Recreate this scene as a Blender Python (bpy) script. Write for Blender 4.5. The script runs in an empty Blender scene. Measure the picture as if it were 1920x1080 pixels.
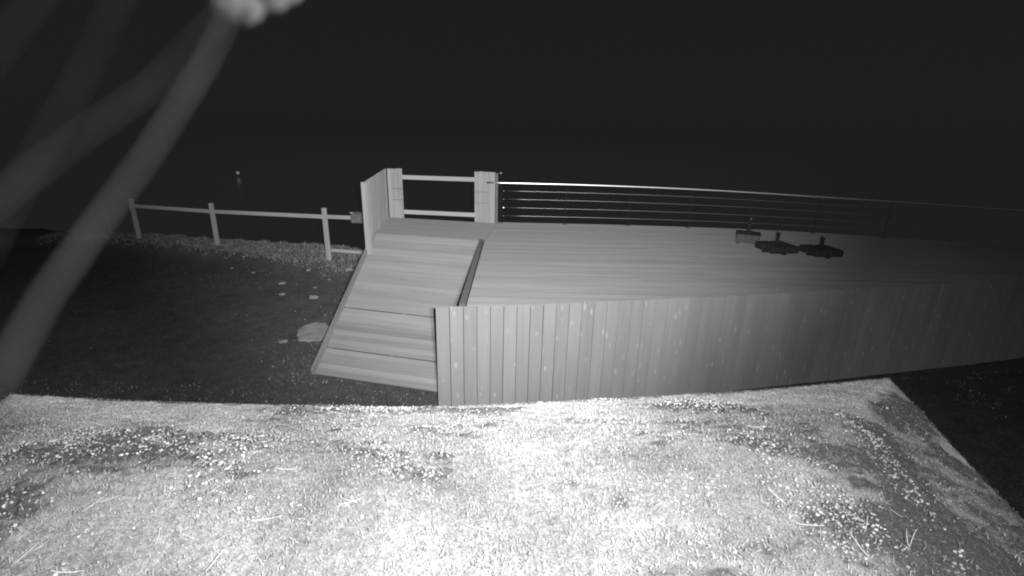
import bpy, bmesh, math, random
import numpy as np
from mathutils import Vector, Matrix, noise

random.seed(7)
R = math.radians
sc = bpy.context.scene

# ------------------------------------------------------------------ camera
CAM = Vector((0.0, 0.0, 3.75))
cd = bpy.data.cameras.new('camera'); cam = bpy.data.objects.new('camera', cd)
sc.collection.objects.link(cam); sc.camera = cam
CROT = Matrix.Rotation(R(90 - 18), 4, 'X') @ Matrix.Rotation(R(1.2), 4, 'Z')
cam.matrix_world = Matrix.Translation(CAM) @ CROT
cd.sensor_width = 36.0; cd.lens = 36.0 * 900 / 1920
cd.clip_start = 0.004; cd.clip_end = 9000
cd.dof.use_dof = True; cd.dof.focus_distance = 8.0
cd.dof.aperture_fstop = cd.lens / 2.0            # a 2 mm wide pupil, as in a small security camera

# ------------------------------------------------------------------ night sky
w = bpy.data.worlds.new('World'); sc.world = w; w.use_nodes = True
nt = w.node_tree; bg = nt.nodes['Background']
sky = nt.nodes.new('ShaderNodeTexSky'); sky.sky_type = 'NISHITA'; sky.sun_disc = False
sky.sun_elevation = R(50); sky.sun_rotation = R(180)
bw = nt.nodes.new('ShaderNodeRGBToBW'); nt.links.new(sky.outputs[0], bw.inputs[0])
pw = nt.nodes.new('ShaderNodeMath'); pw.operation = 'POWER'; pw.inputs[1].default_value = 0.06
nt.links.new(bw.outputs[0], pw.inputs[0]); nt.links.new(pw.outputs[0], bg.inputs['Color'])
bg.inputs['Strength'].default_value = 0.0118

# ------------------------------------------------------------------ the security camera's own infrared lamps and an added near fill (the only light of the picture)
def ir_lamp(name, loc, target, watt, size, blend, mode='Linear', spec=1.0):
    l = bpy.data.lights.new(name, 'SPOT'); l.energy = watt; l.spot_size = R(size); l.spot_blend = blend
    l.shadow_soft_size = 0.03; l.use_nodes = True
    n = l.node_tree; em = n.nodes['Emission']
    f = n.nodes.new('ShaderNodeLightFalloff'); f.inputs['Strength'].default_value = 1.0; f.inputs['Smooth'].default_value = 0.0
    n.links.new(f.outputs[mode], em.inputs['Strength'])
    o = bpy.data.objects.new(name, l); sc.collection.objects.link(o); o.location = loc
    o.rotation_euler = (Vector(target) - Vector(loc)).to_track_quat('-Z', 'Y').to_euler()
    return o
ir_lamp('infrared_lamp_beam', (0.12, -0.02, 3.82), (-0.3, 10.0, 3.25), 655, 81, 1.0)
ir_lamp('infrared_lamp_flood', (0.30, -0.02, 3.84), (0.0, 2.1, 2.45), 142, 143, 1.0)
ir_lamp('added_near_lamp', (0.30, -0.02, 3.80), (-0.08, 0.80, 2.78), 120, 92, 1.0)  # extra lamp added to brighten the near part of the roof

# ------------------------------------------------------------------ colour management
sc.view_settings.view_transform = 'Standard'; sc.view_settings.look = 'None'
sc.view_settings.exposure = 0.0; sc.view_settings.gamma = 1.0; sc.view_settings.use_curve_mapping = False
sc.cycles.filter_width = 2.0; sc.cycles.use_denoising = True; sc.cycles.max_bounces = 6; sc.cycles.diffuse_bounces = 3
sc.cycles.sample_clamp_indirect = 4.0

# ------------------------------------------------------------------ materials (an infrared picture has no hue: all greys)
def new_mat(name, rough=0.8, spec=0.3):
    m = bpy.data.materials.new(name); m.use_nodes = True
    b = m.node_tree.nodes['Principled BSDF']; b.inputs['Roughness'].default_value = rough
    b.inputs['Specular IOR Level'].default_value = spec; b.inputs['Diffuse Roughness'].default_value = 0.5
    return m, m.node_tree, b
def nd(t, typ, **kw):
    n = t.nodes.new(typ)
    for k, v in kw.items(): setattr(n, k, v)
    return n
def ramp(t, fac, stops):
    r = nd(t, 'ShaderNodeValToRGB'); e = r.color_ramp.elements
    while len(e) < len(stops): e.new(0.5)
    for q, (p, v) in zip(e, stops): q.position = p; q.color = (v, v, v, 1)
    t.links.new(fac, r.inputs[0]); return r.outputs[0]
def coords(t, scale, rnd=True):
    tc = nd(t, 'ShaderNodeTexCoord'); mp = nd(t, 'ShaderNodeMapping'); mp.inputs['Scale'].default_value = scale
    if rnd:
        oi = nd(t, 'ShaderNodeObjectInfo'); a = nd(t, 'ShaderNodeVectorMath', operation='MULTIPLY_ADD')
        cx = nd(t, 'ShaderNodeCombineXYZ')
        for i in range(3): t.links.new(oi.outputs['Random'], cx.inputs[i])
        a.inputs[1].default_value = (37.0, 53.0, 71.0)
        t.links.new(cx.outputs[0], a.inputs[0]); t.links.new(tc.outputs['Object'], a.inputs[2])
        t.links.new(a.outputs[0], mp.inputs[0])
    else:
        t.links.new(tc.outputs['Object'], mp.inputs[0])
    return mp.outputs[0]
def mul(t, a, b, mode='MULTIPLY', fac=1.0):
    m = nd(t, 'ShaderNodeMix', data_type='RGBA', blend_type=mode); m.inputs[0].default_value = fac
    for s, i in ((a, 6), (b, 7)):
        if isinstance(s, (int, float)): m.inputs[i].default_value = (s, s, s, 1)
        else: t.links.new(s, m.inputs[i])
    return m.outputs[2]
def noise_tex(t, vec, scale, detail=4, rough=0.55, dist=0.0):
    n = nd(t, 'ShaderNodeTexNoise'); n.inputs['Scale'].default_value = scale; n.inputs['Detail'].default_value = detail
    n.inputs['Roughness'].default_value = rough; n.inputs['Distortion'].default_value = dist
    t.links.new(vec, n.inputs['Vector']); return n.outputs['Fac']
def bump(t, b, h, strength, dist):
    n = nd(t, 'ShaderNodeBump'); n.inputs['Strength'].default_value = strength; n.inputs['Distance'].default_value = dist
    t.links.new(h, n.inputs['Height']); t.links.new(n.outputs[0], b.inputs['Normal'])

def wood(name, base, axis, var=0.12, streak=0.25, knots=False, dark_boards=0.0, rough=0.75, bm=0.35, gs=22.0):
    """weathered timber, grain along the given axis of the piece"""
    m, t, b = new_mat(name, rough, 0.25)
    sc_f = [gs, gs, gs]; sc_f[axis] = 0.8
    v = coords(t, sc_f)
    g = noise_tex(t, v, 1.0, 5, 0.6, 0.4)
    col = ramp(t, g, [(0.25, base * (1 - streak)), (0.5, base), (0.8, base * (1 + streak * 0.5))])
    sb = [2.0, 2.0, 2.0]; sb[axis] = 0.6
    big = noise_tex(t, coords(t, sb), 1.0, 3)
    col = mul(t, col, ramp(t, big, [(0.3, 0.90), (0.7, 1.06)]))
    oi = nd(t, 'ShaderNodeObjectInfo')
    stops = [(0.0, 1 - var), (1.0, 1 + var)]
    if dark_boards: stops = [(0.0, 0.5), (dark_boards, 0.72), (dark_boards + 0.03, 1 - var), (1.0, 1 + var)]
    col = mul(t, col, ramp(t, oi.outputs['Random'], stops))
    if knots:
        sk = [11.0, 11.0, 11.0]; sk[axis] = 3.6
        vo = nd(t, 'ShaderNodeTexVoronoi'); vo.inputs['Scale'].default_value = 1.0; vo.inputs['Randomness'].default_value = 1.0
        t.links.new(coords(t, sk), vo.inputs['Vector'])
        kn = ramp(t, vo.outputs['Distance'], [(0.0, 1.0), (0.10, 0.8), (0.20, 0.15), (0.3, 0.0)])
        kn = mul(t, kn, ramp(t, noise_tex(t, coords(t, (5, 5, 7)), 1.0, 2), [(0.44, 0.0), (0.54, 1.0)])); col2 = mul(t, col, 1.6)
        mx = nd(t, 'ShaderNodeMix', data_type='RGBA'); t.links.new(kn, mx.inputs[0])
        t.links.new(col, mx.inputs[6]); t.links.new(col2, mx.inputs[7]); col = mx.outputs[2]
    t.links.new(col, b.inputs['Base Color'])
    bump(t, b, g, bm, 0.004)
    return m

M_DECK = wood('silvered_decking', 0.21, 0, 0.07, 0.10, bm=0.12, gs=60.0)
M_RAMP = wood('ramp_decking', 0.215, 0, 0.11, 0.22, dark_boards=0.05, bm=0.15, gs=60.0)
M_LAND = wood('landing_decking', 0.205, 0, 0.03, 0.05, bm=0.1)
M_SKIRT = wood('skirt_timber', 0.19, 2, 0.06, 0.12, knots=True)
M_SCREEN = wood('screen_timber', 0.25, 2, 0.12, 0.20)
M_RAIL = wood('rail_timber', 0.30, 0, 0.08, 0.2)
M_KERB = wood('dark_stained_kerb', 0.085, 1, 0.05, 0.3)
M_POST = wood('fence_timber', 0.26, 2, 0.1, 0.25)
M_FRAME = wood('frame_timber', 0.12, 0, 0.1, 0.2)
M_EDGE = wood('worn_kerb', 0.17, 0, 0.1, 0.5)

def metal(name, base, rough):
    m, t, b = new_mat(name, rough); b.inputs['Metallic'].default_value = 1.0
    n = noise_tex(t, coords(t, (6, 6, 6)), 3.0, 3)
    t.links.new(ramp(t, n, [(0.3, base * 0.85), (0.7, base)]), b.inputs['Base Color'])
    return m
M_STEEL = metal('brushed_steel', 0.9, 0.42)
M_WIRE = metal('steel_wire', 0.6, 0.45)
def plain(name, base, rough=0.7, spec=0.3, var=0.25, scale=12.0, bmp=0.0):
    m, t, b = new_mat(name, rough, spec)
    n = noise_tex(t, coords(t, (1, 1, 1)), scale, 4)
    t.links.new(ramp(t, n, [(0.25, base * (1 - var)), (0.75, base * (1 + var))]), b.inputs['Base Color'])
    if bmp: bump(t, b, n, bmp, 0.01)
    return m
M_DARKMETAL = plain('dark_powder_coat', 0.022, 0.85, 0.1)
M_BASE = plain('dark_cast_base', 0.02, 0.75)
M_BASE2 = plain('grey_cast_base', 0.07, 0.8)
M_BOX = plain('grey_plastic', 0.09, 0.6)
M_STONE = plain('pale_stone', 0.20, 0.9, 0.2, 0.3, 9.0, 0.5)
M_SLAB = plain('pale_concrete', 0.19, 0.9, 0.2, 0.3, 5.0, 0.4)
M_WALL = plain('porch_render', 0.4, 0.9)

# dark trodden earth and gravel
m, t, b = new_mat('dark_gravel', 0.95, 0.1)
v = coords(t, (1, 1, 1), False)
big = noise_tex(t, v, 0.35, 4); fine = noise_tex(t, v, 38.0, 4, 0.7); mid = noise_tex(t, v, 4.0, 4, 0.6)
c = ramp(t, big, [(0.3, 0.05), (0.7, 0.075)])
c = mul(t, c, ramp(t, fine, [(0.3, 0.35), (0.7, 1.7)])); c = mul(t, c, ramp(t, mid, [(0.32, 0.82), (0.68, 1.15)]))
t.links.new(c, b.inputs['Base Color']); bump(t, b, fine, 0.8, 0.02); M_GROUND = m
M_PEBBLE = plain('gravel_pebble', 0.075, 0.9, 0.2, 0.6, 3.0)
m, t, b = new_mat('dry_grass', 0.9, 0.1)
gi = nd(t, 'ShaderNodeNewGeometry')
t.links.new(ramp(t, gi.outputs['Random Per Island'], [(0.0, 0.05), (0.6, 0.11), (1.0, 0.30)]), b.inputs['Base Color']); M_GRASS = m
m, t, b = new_mat('night_sea', 0.35, 0.5)
n1 = noise_tex(t, coords(t, (0.05, 0.15, 1), False), 1.0, 4)
t.links.new(ramp(t, n1, [(0.3, 0.97), (0.7, 1.0)]), b.inputs['Base Color']); b.inputs['Metallic'].default_value = 1.0; b.inputs['Roughness'].default_value = 0.27; M_SEA = m

# weathered roof: pale grit with darker moss
m, t, b = new_mat('mossy_roof', 0.95, 0.15)
v = coords(t, (1, 1, 1), False)
f1 = noise_tex(t, v, 48.0, 6, 0.8); f2 = noise_tex(t, v, 170.0, 4, 0.75)
c = ramp(t, f1, [(0.28, 0.14), (0.5, 0.26), (0.72, 0.42)])
c = mul(t, c, ramp(t, f2, [(0.3, 0.42), (0.5, 1.0), (0.68, 1.55)]))
c = mul(t, c, ramp(t, noise_tex(t, v, 2.6, 5, 0.65), [(0.33, 0.62), (0.62, 1.08)]))
at = nd(t, 'ShaderNodeAttribute'); at.attribute_name = 'moss_shade'
ba_ = nd(t, 'ShaderNodeAttribute'); ba_.attribute_name = 'bare_and_rim'; c = mul(t, c, ramp(t, ba_.outputs['Fac'], [(0.0, 1.0), (1.0, 1.9)]))
mx = nd(t, 'ShaderNodeMix', data_type='RGBA'); 
q1 = nd(t, 'ShaderNodeMath', operation='MULTIPLY_ADD'); q1.inputs[1].default_value = 3.0; q1.inputs[2].default_value = -1.72; t.links.new(f1, q1.inputs[0])
q2 = nd(t, 'ShaderNodeMath', operation='MULTIPLY_ADD', use_clamp=True); q2.inputs[1].default_value = 1.35; t.links.new(at.outputs['Fac'], q2.inputs[0]); t.links.new(q1.outputs[0], q2.inputs[2])
t.links.new(q2.outputs[0], mx.inputs[0]); t.links.new(c, mx.inputs[6])
mo = ramp(t, f2, [(0.3, 0.03), (0.5, 0.075), (0.7, 0.17)]); t.links.new(mo, mx.inputs[7])
t.links.new(mx.outputs[2], b.inputs['Base Color']); bump(t, b, f2, 0.6, 0.004); M_ROOF = m
m, t, b = new_mat('lichen_grit', 0.9, 0.2)
gi = nd(t, 'ShaderNodeNewGeometry')
t.links.new(ramp(t, gi.outputs['Random Per Island'], [(0.0, 0.18), (0.5, 0.38), (1.0, 0.62)]), b.inputs['Base Color']); M_GRIT = m
M_STRAW = plain('dry_straw', 0.6, 0.7, 0.3, 0.2, 30.0)
m, t, b = new_mat('moss_fibre', 0.9, 0.15)
gi = nd(t, 'ShaderNodeNewGeometry')
t.links.new(ramp(t, gi.outputs['Random Per Island'], [(0.0, 0.16), (0.5, 0.34), (1.0, 0.55)]), b.inputs['Base Color']); M_FIBRE = m
M_SILK = plain('spider_silk', 0.88, 0.6, 0.4, 0.15, 40.0)
M_FLUFF = plain('matted_silk', 0.30, 0.8, 0.3, 0.25, 60.0)

# ------------------------------------------------------------------ helpers
COL = sc.collection
def link(name, me, mat, parent=None):
    o = bpy.data.objects.new(name, me); COL.objects.link(o)
    if mat is not None and not me.materials: me.materials.append(mat)
    if parent is not None: o.parent = parent
    return o
def from_bm(name, bm, mat, parent=None, smooth=False):
    me = bpy.data.meshes.new(name); bm.normal_update(); bm.to_mesh(me); bm.free()
    if smooth:
        for p in me.polygons: p.use_smooth = True
    return link(name, me, mat, parent)
def tag(o, label, cat, group=None, kind=None):
    if label: o['label'] = label
    if cat: o['category'] = cat
    if group: o['group'] = group
    if kind: o['kind'] = kind
    return o
def empty(name, loc=(0, 0, 0), rz=0.0):
    o = bpy.data.objects.new(name, None); COL.objects.link(o); o.location = loc; o.rotation_euler = (0, 0, rz)
    o.empty_display_size = 0.2; return o
def add_box(bm, lo, hi, M=None, bevel=0.0):
    r = bmesh.ops.create_cube(bm, size=1.0); vs = r['verts']
    for v in vs:
        v.co = Vector((lo[0] + (v.co.x + .5) * (hi[0] - lo[0]), lo[1] + (v.co.y + .5) * (hi[1] - lo[1]), lo[2] + (v.co.z + .5) * (hi[2] - lo[2])))
    if bevel:
        es = list({e for v in vs for e in v.link_edges})
        vs = list({v for f in bmesh.ops.bevel(bm, geom=es, offset=bevel, segments=1, affect='EDGES')['faces'] for v in f.verts} | {v for v in vs if v.is_valid})
    if M is not None: bmesh.ops.transform(bm, matrix=M, verts=[v for v in vs if v.is_valid])
def box_obj(name, lo, hi, mat, parent=None, M=None, bevel=0.0):
    bm = bmesh.new(); add_box(bm, lo, hi, None, bevel); o = from_bm(name, bm, mat, parent)
    if M is not None: o.matrix_local = M
    return o
def beam(name, a, b, wdt, hgt, mat, parent=None, bevel=0.004):
    """a timber from a to b: local x along it, so that the grain follows it; the origin at a"""
    a, b = Vector(a), Vector(b); d = b - a; L = d.length; x = d / L
    y = Vector((0, 0, 1)).cross(x)
    y = Vector((0, 1, 0)) if y.length < 1e-4 else y.normalized()
    z = x.cross(y)
    M = Matrix(((x.x, y.x, z.x, a.x), (x.y, y.y, z.y, a.y), (x.z, y.z, z.z, a.z), (0, 0, 0, 1)))
    return box_obj(name, (0, -wdt / 2, -hgt / 2), (L, wdt / 2, hgt / 2), mat, parent, M, bevel)
def prism(name, pts, z0, z1, mat, parent=None):
    """closed upright prism over a plan polygon; z0, z1 may be functions of (x, y)"""
    bm = bmesh.new(); f0 = z0 if callable(z0) else (lambda x, y: z0); f1 = z1 if callable(z1) else (lambda x, y: z1)
    ox, oy = pts[0]
    lo = [bm.verts.new((x - ox, y - oy, f0(x, y))) for x, y in pts]; hi = [bm.verts.new((x - ox, y - oy, f1(x, y))) for x, y in pts]
    bm.faces.new(hi); bm.faces.new(lo[::-1])
    n = len(pts)
    for i in range(n): bm.faces.new((lo[i], lo[(i + 1) % n], hi[(i + 1) % n], hi[i]))
    bmesh.ops.recalc_face_normals(bm, faces=bm.faces)
    o = from_bm(name, bm, mat, parent); o.location = (ox, oy, 0); return o
def tube(bm, pts, radii, seg=8):
    pts = [Vector(p) for p in pts]; rings = []
    for i, p in enumerate(pts):
        d = (pts[min(i + 1, len(pts) - 1)] - pts[max(i - 1, 0)]).normalized()
        u = d.orthogonal().normalized() if i == 0 else (rings_u - d * rings_u.dot(d)).normalized()
        rings_u = u; vv = d.cross(u); r = radii[i] if isinstance(radii, (list, tuple)) else radii
        rings.append([bm.verts.new(p + (u * math.cos(2 * math.pi * k / seg) + vv * math.sin(2 * math.pi * k / seg)) * r) for k in range(seg)])
    for a, b in zip(rings, rings[1:]):
        for k in range(seg): bm.faces.new((a[k], a[(k + 1) % seg], b[(k + 1) % seg], b[k]))
    bm.faces.new(rings[0][::-1]); bm.faces.new(rings[-1])
def tube_obj(name, pts, r, mat, parent=None, seg=8):
    bm = bmesh.new(); tube(bm, pts, r, seg); return from_bm(name, bm, mat, parent, smooth=True)
def lump(bm, c, r, sub=1, jitter=0.2, squash=(1, 1, 1), rot=0.0, seed=0):
    res = bmesh.ops.create_icosphere(bm, subdivisions=sub, radius=1.0); M = Matrix.Rotation(rot, 3, 'Z')
    for v in res['verts']:
        k = 1 + jitter * noise.noise(v.co * 1.7 + Vector((seed * 3.1, seed * 1.7, 0)))*2
        v.co = M @ Vector((v.co.x * squash[0], v.co.y * squash[1], v.co.z * squash[2])) * (r * k) + Vector(c)

# ------------------------------------------------------------------ ground and sea
def lerp_pts(pts, x):
    if x <= pts[0][0]: return pts[0][1]
    for (x0, y0), (x1, y1) in zip(pts, pts[1:]):
        if x <= x1: return y0 + (y1 - y0) * (x - x0) / (x1 - x0)
    return pts[-1][1]
BFRONT = [(-60, 18), (-13, 14.9), (-10.9, 14.46), (-8.16, 13.67), (-5.08, 12.2), (-4.0, 11.6)]
BBACK = [(-60, 22), (-13, 16.05), (-10, 15.55), (-5.3, 14.8), (-3.4, 13.6), (-2.5, 12.9), (0, 12.5), (3, 12.3), (8, 11.8), (12, 11), (60, 11)]
def ss(a, b, x):
    k = min(1, max(0, (x - a) / (b - a))); return k * k * (3 - 2 * k)
def ground_z(x, y):
    z = 0.03 * noise.noise(Vector((x * .5, y * .5, 0))) - 0.02
    if x < -2.6:
        yf = lerp_pts(BFRONT, x); z += 0.22 * ss(yf - 0.25, yf + 0.35, y) * ss(-2.6, -3.4, x)
    yb = lerp_pts(BBACK, x)
    if y > yb: z -= min(9.0, (y - yb) * 0.75 + 0.25 * ss(yb, yb + 0.4, y))
    return z
def axis(stops):
    out = []
    for a, b, s in stops:
        n = max(1, round((b - a) / s)); out += [a + (b - a) * i / n for i in range(n)]
    return out + [stops[-1][1]]
xs = axis([(-300, -60, 40), (-60, -20, 3), (-20, 14, 0.25), (14, 60, 3), (60, 300, 40)])
ys = axis([(-150, -6, 24), (-6, 4, 1.0), (4, 20, 0.25), (20, 30, 2)])
vs = [(x, y, ground_z(x, y)) for y in ys for x in xs]; nx = len(xs)
fs = [(j * nx + i, j * nx + i + 1, (j + 1) * nx + i + 1, (j + 1) * nx + i) for j in range(len(ys) - 1) for i in range(nx - 1)]
me = bpy.data.meshes.new('ground'); me.from_pydata(vs, [], fs)
for p in me.polygons: p.use_smooth = True
g = link('ground', me, M_GROUND); g['kind'] = 'structure'
me = bpy.data.meshes.new('sea'); S = 7000.0
me.from_pydata([(-S, 12, -6), (S, 12, -6), (S, S, -6), (-S, S, -6)], [], [(0, 1, 2, 3)])
s = link('sea', me, M_SEA); s['kind'] = 'structure'

# dry grass along the bank
def blades(n, place, hmin, hmax, wd, lean=0.6):
    V = []; F = []
    for _ in range(n):
        p = place()
        if p is None: continue
        x, y, z, k = p; h = random.uniform(hmin, hmax) * k; a = random.uniform(0, 2 * math.pi); ww = wd * random.uniform(.6, 1.3)
        dx, dy = math.cos(a) * ww, math.sin(a) * ww; b = random.uniform(0, 2 * math.pi); l = h * random.uniform(0.1, lean)
        i = len(V)
        V += [(x - dx, y - dy, z - .01), (x + dx, y + dy, z - .01), (x + dx * .7 + math.cos(b) * l * .4, y + dy * .7 + math.sin(b) * l * .4, z + h * .6), (x - dx * .7 + math.cos(b) * l * .4, y - dy * .7 + math.sin(b) * l * .4, z + h * .6), (x + math.cos(b) * l, y + math.sin(b) * l, z + h)]
        F += [(i, i + 1, i + 2, i + 3), (i + 3, i + 2, i + 4)]
    return V, F
def bank_spot():
    x = random.uniform(-15.5, -3.15); yf, yb = lerp_pts(BFRONT, x), lerp_pts(BBACK, x)
    y = random.uniform(yf - 0.1, yb + 0.3)
    if random.random() > ss(-.1, .5, y - yf + .35 * noise.noise(Vector((x * 3.5, y * 3.5, 3)))): return None
    k = 0.5 + 2.2 * max(0, noise.noise(Vector((x * 2.3, y * 2.3, 9))) + .1)
    return x, y, ground_z(x, y), k
V, F = blades(52000, bank_spot, 0.02, 0.075, 0.009, 1.6)
me = bpy.data.meshes.new('bank_grass'); me.from_pydata(V, [], F)
tag(link('bank_grass', me, M_GRASS), 'dry pale grass covering the bank under the post and rail fence', 'grass', kind='stuff')
def weed_spot():
    x = random.uniform(-8, 0.5); y = random.uniform(5.0, 13)
    near = math.exp(-max(0, abs(x + 3.25) - 0.1) / 0.35) if 6.5 < y < 11.5 and x < -3.2 else (0.35 if y < 6.9 and x < -.9 else 0.05 + .35 * max(0, noise.noise(Vector((x * 1.3, y * 1.3, 5)))))
    if random.random() > near or (-3.2 < x and y > 6.75): return None
    return x, y, ground_z(x, y), 1.0
V, F = blades(34000, weed_spot, 0.012, 0.045, 0.007, 1.6)
me = bpy.data.meshes.new('ground_weeds'); me.from_pydata(V, [], F)
tag(link('ground_weeds', me, M_GRASS), 'short sparse weeds in the dark ground around the ramp foot', 'weeds', kind='stuff')
def verge_spot():
    x = random.uniform(5.4, 9.5); y = 5.9 + 0.155 * x + random.uniform(-1.0, .3)
    if noise.noise(Vector((x * 1.6, y * 3, 5))) < 0.18: return None
    return x, y, ground_z(x, y), 1.0
V, F = blades(2600, verge_spot, 0.01, 0.03, 0.008, 1.6)
me = bpy.data.meshes.new('verge_tufts'); me.from_pydata(V, [], F)
tag(link('verge_tufts', me, M_GRASS), 'faint pale tufts at the foot of the deck skirt, far right', 'weeds', kind='stuff')
bm = bmesh.new(); k = 0
while k < 900:
    x = random.uniform(-10, 0); y = random.uniform(5, 13)
    if -3.2 < x < 0 and y > 6.7: continue
    k += 1; r = random.choice((.006, .008, .01, .014, .02)) * random.uniform(.7, 1.2)
    res = bmesh.ops.create_icosphere(bm, subdivisions=1, radius=r)
    for v in res['verts']: v.co = Vector((v.co.x * random.uniform(.8, 1.3) + x, v.co.y + y, v.co.z * .6 + ground_z(x, y) + r * .3))
tag(from_bm('ground_pebbles', bm, M_PEBBLE), 'small scattered pebbles on the dark ground left of the ramp', 'pebbles', kind='stuff')

# ------------------------------------------------------------------ the deck
DZ = 1.55
def y_front(x): k = x + .613; return 5.933 + .16 * k + .0057 * k * abs(k)
def y_far(x): return 12.17 - (.00127 * x ** 3 if x > 0 else 0)
XR = 12.0
deck = empty('wooden_deck', (0, 6, 0)); tag(deck, 'large raised pale timber deck with plank skirt, curving away right', 'deck')
def inv(fn, y, lo, hi):
    for _ in range(40):
        m_ = (lo + hi) / 2
        if (fn(m_) < y) == (fn(hi) > fn(lo)): lo = m_
        else: hi = m_
    return (lo + hi) / 2
GAP = 0.016
def x_left(y): return -0.60 if y < 9.93 else -0.60 + (y - 9.93) * 0.10
def x_right(y):
    r = XR
    if y < y_front(XR) + GAP: r = min(r, inv(lambda x: y_front(x) + GAP, y, -1, XR))
    if y > y_far(XR): r = min(r, inv(y_far, y, 0, XR))
    return r
def child(o, parent): o.parent = parent; o.matrix_parent_inverse = Matrix.Translation(-Vector(parent.location)); return o
PITCH = 0.118; y = 5.95; row = 0
while y < 12.16:
    y0, y1 = y + .0040, min(y + PITCH - .0040, 12.165)
    a0, a1, b0, b1 = x_left(y0), x_left(y1), x_right(y0), x_right(y1)
    cuts = [random.uniform(1.8, 4.2)]
    while cuts[-1] < XR: cuts.append(cuts[-1] + random.uniform(3.4, 4.6))
    cuts = [c_ for c_ in cuts if c_ < min(b0, b1) - 0.8]
    starts = [(a0, a1)] + [(c_ + .002, c_ + .002) for c_ in cuts]; ends = [(c_ - .002, c_ - .002) for c_ in cuts] + [(b0, b1)]
    for (s0, s1), (e0, e1) in zip(starts, ends):
        dz = random.uniform(-.0006, .0006)
        if e0 <= s0 + .02:
            if e1 <= s1 + .02: continue
            pts = [(s1, y0 + (y1 - y0) * .5), (e1, y1), (s1, y1)]
        elif e1 <= s1 + .02: pts = [(s0, y0), (e0, y0), (s0, y1 - .02)]
        else: pts = [(s0, y0), (e0, y0), (e1, y1), (s1, y1)]
        child(prism('deck_board', pts, DZ - .028 + dz, DZ + dz, M_DECK), deck)
    y += PITCH; row += 1
# plank skirt along the front, every plank its own piece
sx, sk_me = -0.99, {}
bw_ = 0.181
def skirt_mesh(i):
    if i not in sk_me:
        bm = bmesh.new(); wd = bw_ - .006 - (0.0012 * i)
        add_box(bm, (0, 0, -0.25), (wd, .022, DZ + .004), None, .003)
        me_ = bpy.data.meshes.new('skirt_board'); bm.to_mesh(me_); bm.free(); me_.materials.append(M_SKIRT); sk_me[i] = me_
    return sk_me[i]
while sx < XR - .1:
    a = Vector((sx, y_front(sx), 0)); dx = bw_ * .985
    b_ = Vector((sx + dx, y_front(sx + dx), 0)); ang = math.atan2(b_.y - a.y, b_.x - a.x)
    o = bpy.data.objects.new('skirt_board', skirt_mesh(random.randrange(3))); COL.objects.link(o)
    o.location = (a.x, a.y - .012 + random.uniform(-.004, .004), random.uniform(-.005, .003)); o.rotation_euler = (random.uniform(-.004, .004), 0, ang + random.uniform(-.012, .012))
    child(o, deck); sx += math.cos(ang) * bw_
# kerb along the ramp, framing below
kb = beam('kerb_board', (-.655, 5.955, DZ + .012), (-.665, 9.95, DZ + .012), .085, .05, M_KERB); child(kb, deck); kb['label'] = 'dark kerb board between deck and ramp'
for yy in (6.6, 8.4, 10.2, 11.6):
    xr = min(XR - .3, x_right(yy) - .15)
    child(beam('deck_beam', (-.5, yy, DZ - .11), (xr, yy, DZ - .11), .05, .15, M_FRAME), deck)
    for xx in axis([(-.4, xr - .1, 2.6)]):
        child(beam('deck_post', (xx, yy, -.6), (xx, yy, DZ - .186), .1, .1, M_FRAME), deck)
for x0, x1 in zip(range(-1, 11), range(0, 12)):
    a, b_ = max(-.4, x0), x1
    child(beam('fascia_board', (a + .004, y_far(a) + .02, DZ - .1), (b_, y_far(b_) + .02, DZ - .1), .025, .2, M_SKIRT), deck)

# ------------------------------------------------------------------ landing and ramp
RA = math.atan2(-.536, 2.375)                      # the ramp's boards run askew to the deck's
ux = Vector((math.cos(RA), math.sin(RA), 0))
ramp_o = empty('wooden_ramp', (-2, 8.5, 0)); tag(ramp_o, 'sloping plank ramp with low edge kerb leading up to the landing', 'ramp')
TL, TR = Vector((-3.05, 10.47, DZ)), Vector((-.715, 9.94, DZ))
BL, BR = Vector((-3.13, 6.84, .02)), Vector((-.72, 6.27, .02))
NB = 36
for i in range(NB):
    f0, f1 = (i + (.30 if i in (5, 14, 29) else .07)) / NB, (i + .93) / NB
    q = [BL.lerp(TL, f0), BR.lerp(TR, f0), BR.lerp(TR, f1), BL.lerp(TL, f1)]
    for v in q: v.z += .014
    jl = random.uniform(-.012, .012); o0 = q[0].copy()
    bm = bmesh.new()
    x_ax = (q[1] - q[0]).normalized(); up = (q[1] - q[0]).cross(q[3] - q[0]).normalized(); y_ax = up.cross(x_ax)
    M = Matrix(((x_ax.x, y_ax.x, up.x, o0.x), (x_ax.y, y_ax.y, up.y, o0.y), (x_ax.z, y_ax.z, up.z, o0.z), (0, 0, 0, 1))); Mi = M.inverted()
    dz = random.uniform(-.002, .002)
    if random.random() < .15: dz -= .006
    top = [bm.verts.new(Mi @ v + Vector((0, 0, dz))) for v in q]; bot = [bm.verts.new(v.co + Vector((0, 0, -.028))) for v in top]
    bm.faces.new(top); bm.faces.new(bot[::-1])
    for k in range(4): bm.faces.new((bot[k], bot[(k + 1) % 4], top[(k + 1) % 4], top[k]))
    o = from_bm('ramp_board', bm, M_RAMP); o.matrix_world = M; o.parent = ramp_o; o.matrix_parent_inverse = Matrix.Translation(-ramp_o.location)
k1 = beam('edge_kerb', BL + Vector((.0, -.05, .05)), TL + Vector((.0, 0, .05)), .06, .10, M_EDGE); child(k1, ramp_o); k1['label'] = 'worn dark kerb along the outer edge'
for off in (.06, 1.2, 2.3):
    child(beam('stringer', BL.lerp(BR, off / 2.48) + Vector((0, .25, -.0)), TL.lerp(TR, off / 2.48) + Vector((0, 0, -.11)), .05, .12, M_FRAME), ramp_o)
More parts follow.
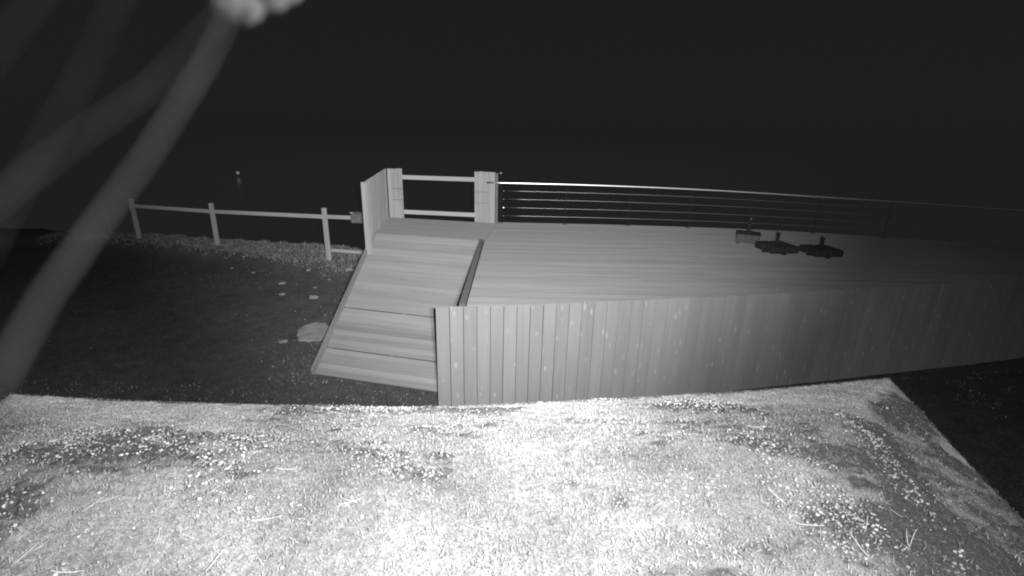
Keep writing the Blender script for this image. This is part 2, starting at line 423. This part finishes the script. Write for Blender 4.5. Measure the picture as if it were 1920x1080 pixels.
landing = empty('entrance_landing', (-2, 11.5, 0)); tag(landing, 'flat darker plank landing at the head of the ramp', 'landing')
LBL, LBR = Vector((-3.27, 12.60, DZ)), Vector((-.40, 12.05, DZ))
LTL, LTR = TL + Vector((0, .012, 0)), TR + Vector((.085, .012, 0))
NL = 17
for i in range(NL):
    f0, f1 = (i + .012) / NL, (i + .988) / NL
    q = [LTL.lerp(LBL, f0), LTR.lerp(LBR, f0), LTR.lerp(LBR, f1), LTL.lerp(LBL, f1)]
    child(prism('landing_board', [(v.x, v.y) for v in q], DZ - .03, DZ - .002 + random.uniform(-.001, .001), M_LAND), landing)
for px, py in ((-3.0, 10.7), (-.8, 10.3), (-3.1, 12.3), (-.7, 11.9)):
    child(beam('landing_post', (px, py, -.9), (px, py, DZ - .031), .1, .1, M_FRAME), landing)

# ------------------------------------------------------------------ timber screen round the landing
scr = empty('landing_screen', (-2, 12.4, DZ)); tag(scr, 'timber screen with solid side and two open rails behind the landing', 'screen')
def upright(name, a, b, z0, z1, th, mat):
    """an upright board between two plan points, local z up"""
    a, b = Vector((*a, 0)), Vector((*b, 0)); ang = math.atan2(b.y - a.y, b.x - a.x); L = (b - a).length
    o = box_obj(name, (0, -th / 2, z0), (L, th / 2, z1), mat, None, None, .003)
    o.location = a; o.rotation_euler = (0, 0, ang); return child(o, scr)
upright('post', (-3.06, 9.80), (-2.965, 9.78), .2, 2.735, .095, M_SCREEN)
sa, sb = Vector((-3.03, 9.87)), Vector((-3.29, 12.56)); n = 16
for i in range(n):
    a, b_ = sa.lerp(sb, i / n), sa.lerp(sb, (i + .985) / n)
    upright('side_board', a, b_, 1.25, 2.735 + .07 * (i / n), .022, M_SCREEN)
ba, bb_ = Vector((-3.262, 12.61)), Vector((-.375, 12.15)); bl = (bb_ - ba).length; bd = (bb_ - ba) / bl; bn = Vector((bd.y, -bd.x))
def back(s, off=0.0): p = ba + bd * s + bn * off; return p
for s0, s1 in ((0.0, .095), (.10, .25), (.255, .395)):
    upright('back_board', back(s0), back(s1), 1.2, 2.805 + random.uniform(-.008, .004), .024, M_SCREEN)
R0 = bl - .625
for s0, s1 in ((0.0, .10), (.106, .215), (.221, .36), (.366, .43)):
    upright('back_board', back(R0 + s0), back(R0 + s1), 1.2, 2.80 + random.uniform(-.008, .004), .024, M_SCREEN)
upright('post', back(R0 + .435, .03), back(R0 + .53, .03), .2, 2.795, .095, M_SCREEN)
upright('end_trim', back(R0 + .55, .015), back(R0 + .60, .015), .9, 2.78, .06, M_FRAME)
upright('post', back(.015, -.07), back(.11, -.07), -.5, 2.79, .09, M_SCREEN)
for zz in (2.59, 1.70):
    p, q = back(.02, -.045), back(R0 + .42, -.045)
    o = beam('rail', (p.x, p.y, zz), (q.x, q.y, zz + .008), .04, .105, M_RAIL); child(o, scr)
for zz, hh in ((2.30, .03), (2.02, .03)):          # thin battens across the boards, seen as dark seams
    for s0, s1 in ((.10, .39), (R0 + .005, R0 + .35)):
        p, q = back(s0, .015), back(s1, .015)
        child(beam('batten', (p.x, p.y, zz), (q.x, q.y, zz), .005, hh * .6, M_EDGE, None, 0), scr)

# ------------------------------------------------------------------ steel railing
ral = empty('steel_railing', (3, 12, DZ)); tag(ral, 'steel wire railing with bright round handrail along the far deck edge', 'railing')
def rail_z(x): return 2.55 - .0024 * max(0, min(x, 7)) ** 2 - (.02 * (x - 7) if x > 7 else 0)
hx = axis([(-.68, 11.6, .4)])
child(tube_obj('handrail', [(x, y_far(x) - .10, rail_z(x)) for x in hx], .024, M_STEEL, None, 12), ral)
for i, px in enumerate((-.33, 1.30, 2.89, 4.39, 5.85, 7.3, 8.75)):
    o = box_obj('railing_post', (-.005, -.006, 0), (.005, .006, (rail_z(px) - .02 if i else 2.77) - DZ), M_DARKMETAL, None, None, .003)
    o.location = (px, y_far(px) - .095, DZ); child(o, ral)
    p_ = box_obj('foot_plate', (-.05, -.04, 0), (.05, .04, .012), M_BASE2, o)
    if i == 0:
        c_ = box_obj('post_cap', (-.022, -.024, 2.771 - DZ), (.022, .024, 2.80 - DZ), M_POST, o)
for i, zz in enumerate((2.355, 2.155, 1.945, 1.74)):
    pts = [(x, y_far(x) - .095, DZ + (zz - DZ) * (rail_z(x) - DZ)) for x in axis([(-.26, 11.6, .5)])]
    wv = tube_obj('wire', pts, .0036, M_WIRE, None, 6); child(wv, ral)
    bm = bmesh.new(); lump(bm, (0, 0, 0), .015 if i != 2 else .034, 2, 0.0, (1, 1, 1))
    ft = from_bm('wire_fitting', bm, M_STEEL if i == 2 else M_WIRE, None, True); ft.location = (-.255, y_far(0) - .105, zz); child(ft, ral)

# ------------------------------------------------------------------ post and rail fence on the bank
fen = empty('post_and_rail_fence', (-9, 14.5, 0)); tag(fen, 'low timber post and rail fence on the grassy bank', 'fence')
PST = [(-5.186, 13.11, 1.675, 1.45), (-9.224, 14.615, 1.51, 1.275), (-12.145, 15.27, 1.49, 1.29)]
for x, y, zt, zr in PST:
    bm = bmesh.new(); lean = random.uniform(-.015, .015)
    tube(bm, [(0, 0, -.3), (lean * .5, 0, .7), (lean, 0, zt - .015), (lean, 0, zt)], [.075, .072, .068, .055], 10)
    o = from_bm('fence_post', bm, M_POST); o.location = (x, y, 0); child(o, fen)
for (x0, y0, _, z0), (x1, y1, _, z1) in zip(PST, PST[1:]):
    child(beam('fence_rail', (x0 + .02, y0 - .085, z0), (x1 + .03, y1 - .085, z1), .05, .105, M_RAIL), fen)
child(beam('fence_rail', (-3.33, 11.9, 1.625), (-5.15, 13.02, 1.455), .05, .10, M_RAIL), fen)
child(beam('fence_rail', (-4.2, 13.55, .33), (-5.35, 13.78, .33), .05, .09, M_RAIL), fen)

bx = empty('fence_box', (-3.88, 12.12, 1.49)); tag(bx, 'small grey box fixed on the fence rail beside the landing screen', 'box')
box_obj('case', (-.22, -.11, -.01), (.16, .10, .225), M_BOX, bx, None, .015)
box_obj('lid', (-.23, -.12, .226), (.17, .11, .245), M_BOX, bx, None, .006)
box_obj('hasp', (-.225, -.128, .246), (-.14, -.05, .27), M_STEEL, bx, None, .004)
box_obj('bracket', (.163, -.03, .05), (.30, .03, .12), M_POST, bx, None, .004)

# ------------------------------------------------------------------ parasol stands on the deck
def parasol_stand(name, loc, rz, w_, d_, h_, tilt, mat, label, stem_h, style):
    r = empty(name, loc, rz); tag(r, label, 'parasol stand', 'parasol stands on the deck')
    bm = bmesh.new()
    if style == 'box':
        add_box(bm, (-w_ / 2, -d_ / 2, 0.02), (w_ / 2, d_ / 2, h_), None, .02)
        o = from_bm('base', bm, mat, r)
        box_obj('lid', (-w_ / 2 - .01, -d_ / 2 - .01, h_ + .001), (w_ / 2 + .01, d_ / 2 + .01, h_ + .02), M_BASE, r, None, .006)
        for sx_ in (-1, 1):
            for sy_ in (-1, 1):
                box_obj('foot', (sx_ * w_ * .4 - .03, sy_ * d_ * .4 - .03, 0.0), (sx_ * w_ * .4 + .03, sy_ * d_ * .4 + .03, .0195), M_BASE, r)
        top = h_ + .02
    else:
        for k in range(4):                           # four heavy plates round a cross frame
            a = k * math.pi / 2; M = Matrix.Rotation(a, 4, 'Z')
            bm2 = bmesh.new(); add_box(bm2, (.014, .014, .03), (w_ / 2, d_ / 2, h_), None, .018)
            p = from_bm('weight_plate', bm2, mat, r); p.rotation_euler = (0, 0, a)
        for k in range(2):
            o = box_obj('cross_bar', (-w_ * .49, -.03, 0.0), (w_ * .49, .03, .029), M_DARKMETAL, r); o.rotation_euler = (0, 0, k * math.pi / 2)
            if k: o.location.z = .0005
        top = h_
    tube_obj('stem', [(0, 0, top * .4), (0, 0, top + stem_h)], .026, M_DARKMETAL, r, 10)
    tube_obj('collar', [(0, 0, top + .001), (0, 0, top + .05)], .045, M_DARKMETAL, r, 10)
    tube_obj('stem_rim', [(0, 0, top + stem_h + .0005), (0, 0, top + stem_h + .012)], .03, M_WIRE, r, 10)
    o = tube_obj('clamp_knob', [(.045, 0, top + .03), (.085, 0, top + .03)], .014, M_DARKMETAL, r, 8)
    return r
parasol_stand('parasol_stand', (5.13, 10.35, DZ), R(-25), .46, .42, .20, 0, M_BASE2, 'boxy grey parasol stand nearest the far deck edge', .30, 'box')
parasol_stand('parasol_stand', (5.32, 9.50, DZ), R(8), .58, .58, .17, 0, M_BASE, 'black parasol stand between the boxy grey stand and another black one', .24, 'cross')
parasol_stand('parasol_stand', (6.08, 9.28, DZ), R(3), .55, .55, .16, 0, M_BASE, 'rightmost black parasol stand, set apart from the other two', .22, 'cross')

# ------------------------------------------------------------------ stones on the ground
bm = bmesh.new(); res = bmesh.ops.create_cone(bm, cap_ends=True, segments=36, radius1=1, radius2=.96, depth=1)
for v in bm.verts:
    a = math.atan2(v.co.y, v.co.x); k = 1 + .38 * noise.noise(Vector((math.cos(a) * 2, math.sin(a) * 2, 4)))+ .06 * noise.noise(Vector((math.cos(a) * 7, math.sin(a) * 7, 1)))
    v.co.x *= .30 * k * (.99 if v.co.z > 0 else 1); v.co.y *= .47 * k; v.co.z = .022 if v.co.z > 0 else -.05
o = from_bm('flat_stone', bm, M_SLAB); o.location = (-3.83, 8.56, 0); o.rotation_euler = (0, 0, R(12))
tag(o, 'broad flat pale stone lying against the left edge of the ramp', 'stone')
ST = [(-5.50, 12.45, .06, 'pale stone just below the bank grass, nearest the fence post'), (-4.32, 12.16, .09, 'pale stone high up between ramp kerb and bank grass'),
      (-5.82, 11.58, .075, 'pale stone left of the others, below the bank'), (-4.63, 10.58, .10, 'long pale stone halfway up beside the ramp'),
      (-5.46, 10.76, .065, 'small round pale stone left of the long stone'), (-6.97, 12.37, .05, 'dim stone out in the dark below the second fence post'),
      (-4.20, 8.08, .075, 'pale stone just below the broad flat stone'), (-4.9, 11.35, .04, 'tiny stone above the long pale stone'),
      (-7.78, 12.78, .045, 'faint stone farthest left at the bank foot'), (-4.75, 11.9, .05, 'small stone between ramp kerb and bank, under the highest stone')]
for i, (x, y, r, lb) in enumerate(ST):
    bm = bmesh.new(); lump(bm, (0, 0, 0), r * .85, 2, .3, (1.35, .8, .55), random.uniform(-.5, .5), i)
    o = from_bm('stone', bm, M_STONE, None, True); o.location = (x, y, ground_z(x, y) + r * .18); tag(o, lb, 'stone', 'stones on the dark ground')

# ------------------------------------------------------------------ far light on the water
mk = empty('marker_buoy', (-55.0, 97.5, -6)); tag(mk, 'tiny far light alone in the dark above the fence', 'buoy')
tube_obj('float', [(0, 0, -.4), (0, 0, .0), (0, 0, .25), (0, 0, .32)], [.2, .22, .2, .12], M_STONE, mk, 14)
tube_obj('mast', [(0, 0, .3), (0, 0, .9)], .04, M_DARKMETAL, mk, 8)
me_, t_, b_ = new_mat('marker_lamp_glow'); b_.inputs['Emission Color'].default_value = (1, 1, 1, 1); b_.inputs['Emission Strength'].default_value = .055
bm = bmesh.new(); lump(bm, (0, 0, .95), .33, 2, 0.0); from_bm('lamp', bm, me_, mk, True)

# ------------------------------------------------------------------ roof below the camera
EV = [(-2.6, 2.02), (-2.37, 2.0), (-1.756, 1.96), (-.88, 1.947), (-.337, 1.959), (.113, 2.014), (.64, 2.084), (1.2, 2.169), (2.07, 2.347), (2.3, 2.39)]
_EV = [sum(lerp_pts(EV, -2.7 + i * .01 + d) for d in (-.2, -.1, 0, .1, .2)) / 5 for i in range(521)]
def y_eave(x):
    q = min(max((x + 2.7) * 100, 0), 519.0); i = int(q); return _EV[i] + (_EV[i + 1] - _EV[i]) * (q - i)
def x_r(y): return 2.07 + (y - 2.347) * .294
def x_l(y): return -2.37 - (y - 2.0) * .20
EZ = 2.53
def g_roof(d):
    a = min(d, 3)
    return .335 * a if a < .55 else .335 * .55 + (.335 * (a - .55) - .335 * (a - .55) ** 2 / .8 if a < .95 else .335 * .2 + .0 * (a - .95))
def roof_d(x, y): return min(y_eave(x) - y, (x_r(y) - x) * .96, (x - x_l(y)) * .96)
def roof_z(x, y):
    d = max(0.0, roof_d(x, y)); z = EZ + g_roof(d)
    return z - .03 * math.exp(-d / .02)
MOSS = [(-1.24, 1.28, .22, .10, .75), (-1.32, 1.55, .16, .12, .55), (-1.0, 1.45, .2, .06, .35), (-.95, 1.80, .30, .05, .35), (-.12, 1.82, .30, .06, .55), (-.2, 1.30, .25, .05, .2),
        (.88, 1.82, .26, .09, .6), (1.0, 1.38, .22, .08, .65), (1.60, 1.80, .05, .16, .5), (1.40, 1.50, .07, .2, .55), (1.27, 1.2, .10, .2, .42), (1.15, .95, .14, .2, .35),
        (1.0, .90, .34, .30, .52), (1.70, 1.62, .05, .22, .5), (1.52, 1.32, .05, .16, .35), (-1.33, .92, .10, .28, .8), (-.75, 1.62, .35, .05, .25), (.3, 1.62, .4, .05, .25)]  # broad near-right spot: moss, and weaker light put into the colour
def moss_shade_at(x, y):
    d = roof_d(x, y)
    n1 = noise.fractal(Vector((x * 3.0, y * 6.0, 1.3)), .8, 2.1, 5) * .55 + .22 * noise.noise(Vector((x * 24, y * 38, 2)))
    k = n1 - .06
    if .05 < d < .8 and abs(x) < 1.4: k += .9 * max(0, noise.noise(Vector((x * 7, y * 26, 4))) - .22) + .5 * max(0, noise.noise(Vector((x * 20, y * 60, 8))) - .2)
    if x > .6 and d < .6: k += .38 * ss(.0, .25, y_eave(x) - y - d) * (1 - ss(.45, .6, d))  # right flank: thicker moss, with its turned-away shade put into the colour
    for cx, cy, sx_, sy_, am in MOSS:
        q = ((x - cx) / sx_) ** 2 + ((y - cy) / sy_) ** 2
        if q < 9: k += am * math.exp(-q)
    k -= .35 * math.exp(-d / .03) + .5 * bare_at(x, y)
    return min(1, max(0, k * 2.1))
def bare_at(x, y):
    df = y_eave(x) - y                                                  # swept bare towards the two front corners
    hp = 1 - ss(-.02, .16, df - roof_d(x, y) + .10 * noise.noise(Vector((x * 9, y * 9, 3))))
    if hp <= 0: return 0.0
    n_ = .12 * noise.noise(Vector((x * 5, y * 8, 6)))
    return hp * (1 - ss(.30, .48, df + n_)) * max(ss(-.85, -1.25, x + n_), ss(.85, 1.15, x + n_))
porch = empty('porch_roof', (0, 1.2, EZ)); tag(porch, 'rough mossy hipped roof glaring white in the foreground', 'roof')
NU, NV = 540, 260
verts = []; moss_shade = []; bare_and_rim = []
for j in range(NV + 1):
    v = j / NV
    for i in range(NU + 1):
        u = i / NU
        # start from the eave and come back towards the house
        yb = -.1; x = 0.0; y = 1.9
        for _ in range(3):
            ye = y_eave(x); y = ye + (yb - ye) * v; x = x_l(y) + (x_r(y) - x_l(y)) * u
        z = roof_z(x, y); mo = moss_shade_at(x, y)
        P = Vector((x, y, 0))
        h = .005 * noise.fractal(P * 22, .9, 2.0, 3) + .004 * noise.noise(P * 75) + .006 * noise.noise(P * 5)
        h += mo * (.010 + .014 * noise.noise(P * 40))
        e = 1.0 if 0 < i < NU and j > 0 else .3
        jx = .007 * noise.noise(P * 60 + Vector((9, 0, 0))) + .010 * noise.noise(P * 17) if j == 0 or i in (0, NU) else 0
        verts.append((x + jx, y + jx, z + h * e)); moss_shade.append(mo); bare_and_rim.append(max(math.exp(-max(0, roof_d(x, y)) / .045), bare_at(x, y)))  # bare corners plus a paler band along the eave rim
W = NU + 1
faces = [(j * W + i, (j + 1) * W + i, (j + 1) * W + i + 1, j * W + i + 1) for j in range(NV) for i in range(NU)]
me = bpy.data.meshes.new('roof_covering'); me.from_pydata(verts, [], faces)
for p in me.polygons: p.use_smooth = True
at_ = me.attributes.new('moss_shade', 'FLOAT', 'POINT'); at_.data.foreach_set('value', moss_shade)
at_ = me.attributes.new('bare_and_rim', 'FLOAT', 'POINT'); at_.data.foreach_set('value', bare_and_rim)
child(link('roof_covering', me, M_ROOF), porch)
me.flip_normals() if me.polygons[0].normal.z < 0 else None
# eave edge and soffit
ring = [(x_l(-.1), -.1)] + [(x_l(y), y) for y in np.linspace(.2, 1.95, 8)] + [(x, y_eave(x)) for x in np.linspace(-2.36, 2.06, 24)] + [(x_r(y), y) for y in np.linspace(2.25, .2, 8)] + [(x_r(-.1), -.1)]
prism('eave_edge', [(x * .995, y - .012) for x, y in ring], EZ - .20, EZ - .033, M_ROOF, None); child(bpy.data.objects['eave_edge'], porch)
prism('porch_wall', [(-2.1, -.1), (1.25, -.1), (1.7, 1.95), (-2.1, 1.6)], -.3, EZ - .205, M_WALL, None); child(bpy.data.objects['porch_wall'], porch)
# grit, lichen dots and moss fibres on it
def roof_spot(back_bias=1.0):
    while True:
        x = random.uniform(-2.5, 2.1); y = random.uniform(.45, 2.34)
        if roof_d(x, y) > .01: return x, y
def merge(n, maker):
    V, F = [], []
    for _ in range(n): maker(V, F)
    return V, F
ICO_V = []; bm = bmesh.new(); bmesh.ops.create_icosphere(bm, subdivisions=1, radius=1.0)
ICO_V = [v.co.copy() for v in bm.verts]; ICO_F = [tuple(v.index for v in f.verts) for f in bm.faces]; bm.free()
def grit(V, F):
    for _ in range(60):
        x, y = roof_spot(); mo = moss_shade_at(x, y)
        cl = noise.noise(Vector((x * 4, y * 4, 7))) + .5 * noise.noise(Vector((x * 11, y * 11, 2)))
        pl = .05 if (roof_d(x, y) < .42 and (x < -1.05 or x > 1.05)) else 1
        if random.random() < pl * max(.02, .02 + 1.2 * cl + .35 * mo): break
    r = random.choice((.0014, .0016, .002, .002, .0025, .003, .0042)) * random.uniform(.8, 1.2); z = roof_z(x, y) + .008 * noise.noise(Vector((x, y, 0)) * 22) + mo * .012 + r * .3 + random.uniform(0, .006)
    i = len(V); sq = random.uniform(.6, 1.0); st = random.uniform(.8, 1.5)
    V.extend((x + v.x * r * st, y + v.y * r, z + v.z * r * sq) for v in ICO_V); F.extend(tuple(i + k for k in f) for f in ICO_F)
V, F = merge(12000, grit)
me = bpy.data.meshes.new('roof_grit'); me.from_pydata(V, [], F)
for p in me.polygons: p.use_smooth = True
o = link('roof_grit', me, M_GRIT); o['kind'] = 'stuff'; child(o, porch)
def fibre(V, F):
    x, y = roof_spot(); mo = moss_shade_at(x, y)
    if random.random() < mo * .9: return
    a = random.uniform(0, math.pi); L = random.uniform(.003, .009) * (1 + mo) * min(1, .3 + 4 * max(0, roof_d(x, y) - .03)); r = random.uniform(.0006, .0012)
    z = roof_z(x, y) + .006 + mo * .012; dx, dy = math.cos(a) * L, math.sin(a) * L; nx_, ny_ = -math.sin(a) * r, math.cos(a) * r
    i = len(V); up = random.uniform(-.004, .008) * min(1, .2 + 3 * roof_d(x, y))
    V.extend([(x - nx_, y - ny_, z), (x + nx_, y + ny_, z), (x + dx + nx_ * .4, y + dy + ny_ * .4, z + up), (x + dx - nx_ * .4, y + dy - ny_ * .4, z + up)]); F.append((i, i + 1, i + 2, i + 3))
V, F = merge(80000, fibre)
me = bpy.data.meshes.new('moss_fibres'); me.from_pydata(V, [], F); o = link('moss_fibres', me, M_FIBRE); o['kind'] = 'stuff'; child(o, porch)

# dry straws scattered over the roof
straw_me = []
for k in range(6):
    bm = bmesh.new(); c = random.uniform(-.16, .16); L = 1.0
    tube(bm, [(-.5, c * .25 * .6, .02), (-.2, -c * .1, .0), (.15, -c * .12, .02), (.5, c * .22, .06)], [.009, .014, .013, .006], 5)
    me_ = bpy.data.meshes.new('straw'); bm.normal_update(); bm.to_mesh(me_); bm.free(); me_.materials.append(M_STRAW); straw_me.append(me_)
SPOTS = [(-1.0, .70, 60), (-.93, .78, 40), (-.72, .62, 70), (-.55, .80, 85), (-.30, .72, 65), (-1.25, .85, 100), (-.62, .98, 20), (-.15, .9, 80), (.20, .82, 100),
         (.42, .78, 75), (.55, .66, 120), (.62, .62, 60), (.80, .72, 130), (.88, .95, 95), (.95, 1.02, 50), (.75, 1.12, 110), (1.05, 1.0, 60), (.98, .78, 15), (1.08, .84, 5), (1.02, .66, 85), (.33, .95, 100), (-.42, 1.05, 30), (.05, .66, 50), (-.85, .92, 110), (.70, .9, 20)]
for k in range(45):
    SPOTS.append((random.uniform(-1.25, 1.15), random.uniform(.62, 1.1), random.gauss(70, 45)))
for k in range(30):
    x, y = roof_spot(); SPOTS.append((x * .8, min(y, 1.75), random.choice((0, 8, -8, 170, 20)) if y > 1.15 else random.uniform(0, 180)))
for x, y, a in SPOTS:
    o = bpy.data.objects.new('straw', random.choice(straw_me)); COL.objects.link(o); L = random.uniform(.03, .075)
    o.scale = (L, L * random.uniform(.8, 1.2), L); o.location = (x, y, roof_z(x, y) + .014 + .012 * moss_shade_at(x, y)); o.rotation_euler = (random.uniform(-.2, .2), random.uniform(-.15, .15), R(a))
    tag(o, 'pale dry straw lying on the mossy foreground roof', 'straw', 'straws scattered on the foreground roof')

# ------------------------------------------------------------------ spider silk hanging close in front of the lens
def lens_pt(px, py, s): return CAM + (CROT.to_3x3() @ Vector(((px - 960) / 900 * s, -(py - 540) / 900 * s, -s)))
web = empty('spider_web', lens_pt(470, -120, .05)); tag(web, 'blurred grey spider threads hanging across the upper left', 'spider web')
TH = [([(475, -60, .031), (384, 120, .029), (276, 290, .027), (188, 410, .026), (88, 550, .023), (-20, 740, .020)], .00009),
      ([(450, -10, .028), (280, 165, .026), (150, 255, .024), (-40, 400, .022)], .00004),
      ([(240, -40, .024), (150, 150, .023), (40, 340, .022), (-30, 480, .021)], .00002),
      ([(110, -60, .022), (-30, 130, .021)], .00002)]
for pts, r in TH:
    P = [lens_pt(*p) for p in pts]; Q = []
    for a, b_ in zip(P, P[1:]): Q += [a.lerp(b_, k / 4) for k in range(4)]
    Q.append(P[-1]); rr = [r * (.85 + .7 * i / len(Q)) * (1 + .6 * noise.noise(Vector((i * .45 + .3, r * 1e4, 0)))) for i in range(len(Q))]
    child(tube_obj('thread', Q, rr, M_SILK, None, 6), web)
bm = bmesh.new()
for px, py, s, r in ((425, -10, .070, .0029), (455, 0, .072, .0030), (500, -24, .073, .0032), (522, -42, .074, .0036), (470, -52, .073, .0049), (440, -90, .076, .0055)):
    lump(bm, lens_pt(px, py, s), r, 3, .12, (1, 1, 1), 0, r * 1e3)
o = from_bm('matted_clump', bm, M_FLUFF, None, True); child(o, web); o['label'] = 'pale matted clump of silk at the top edge'
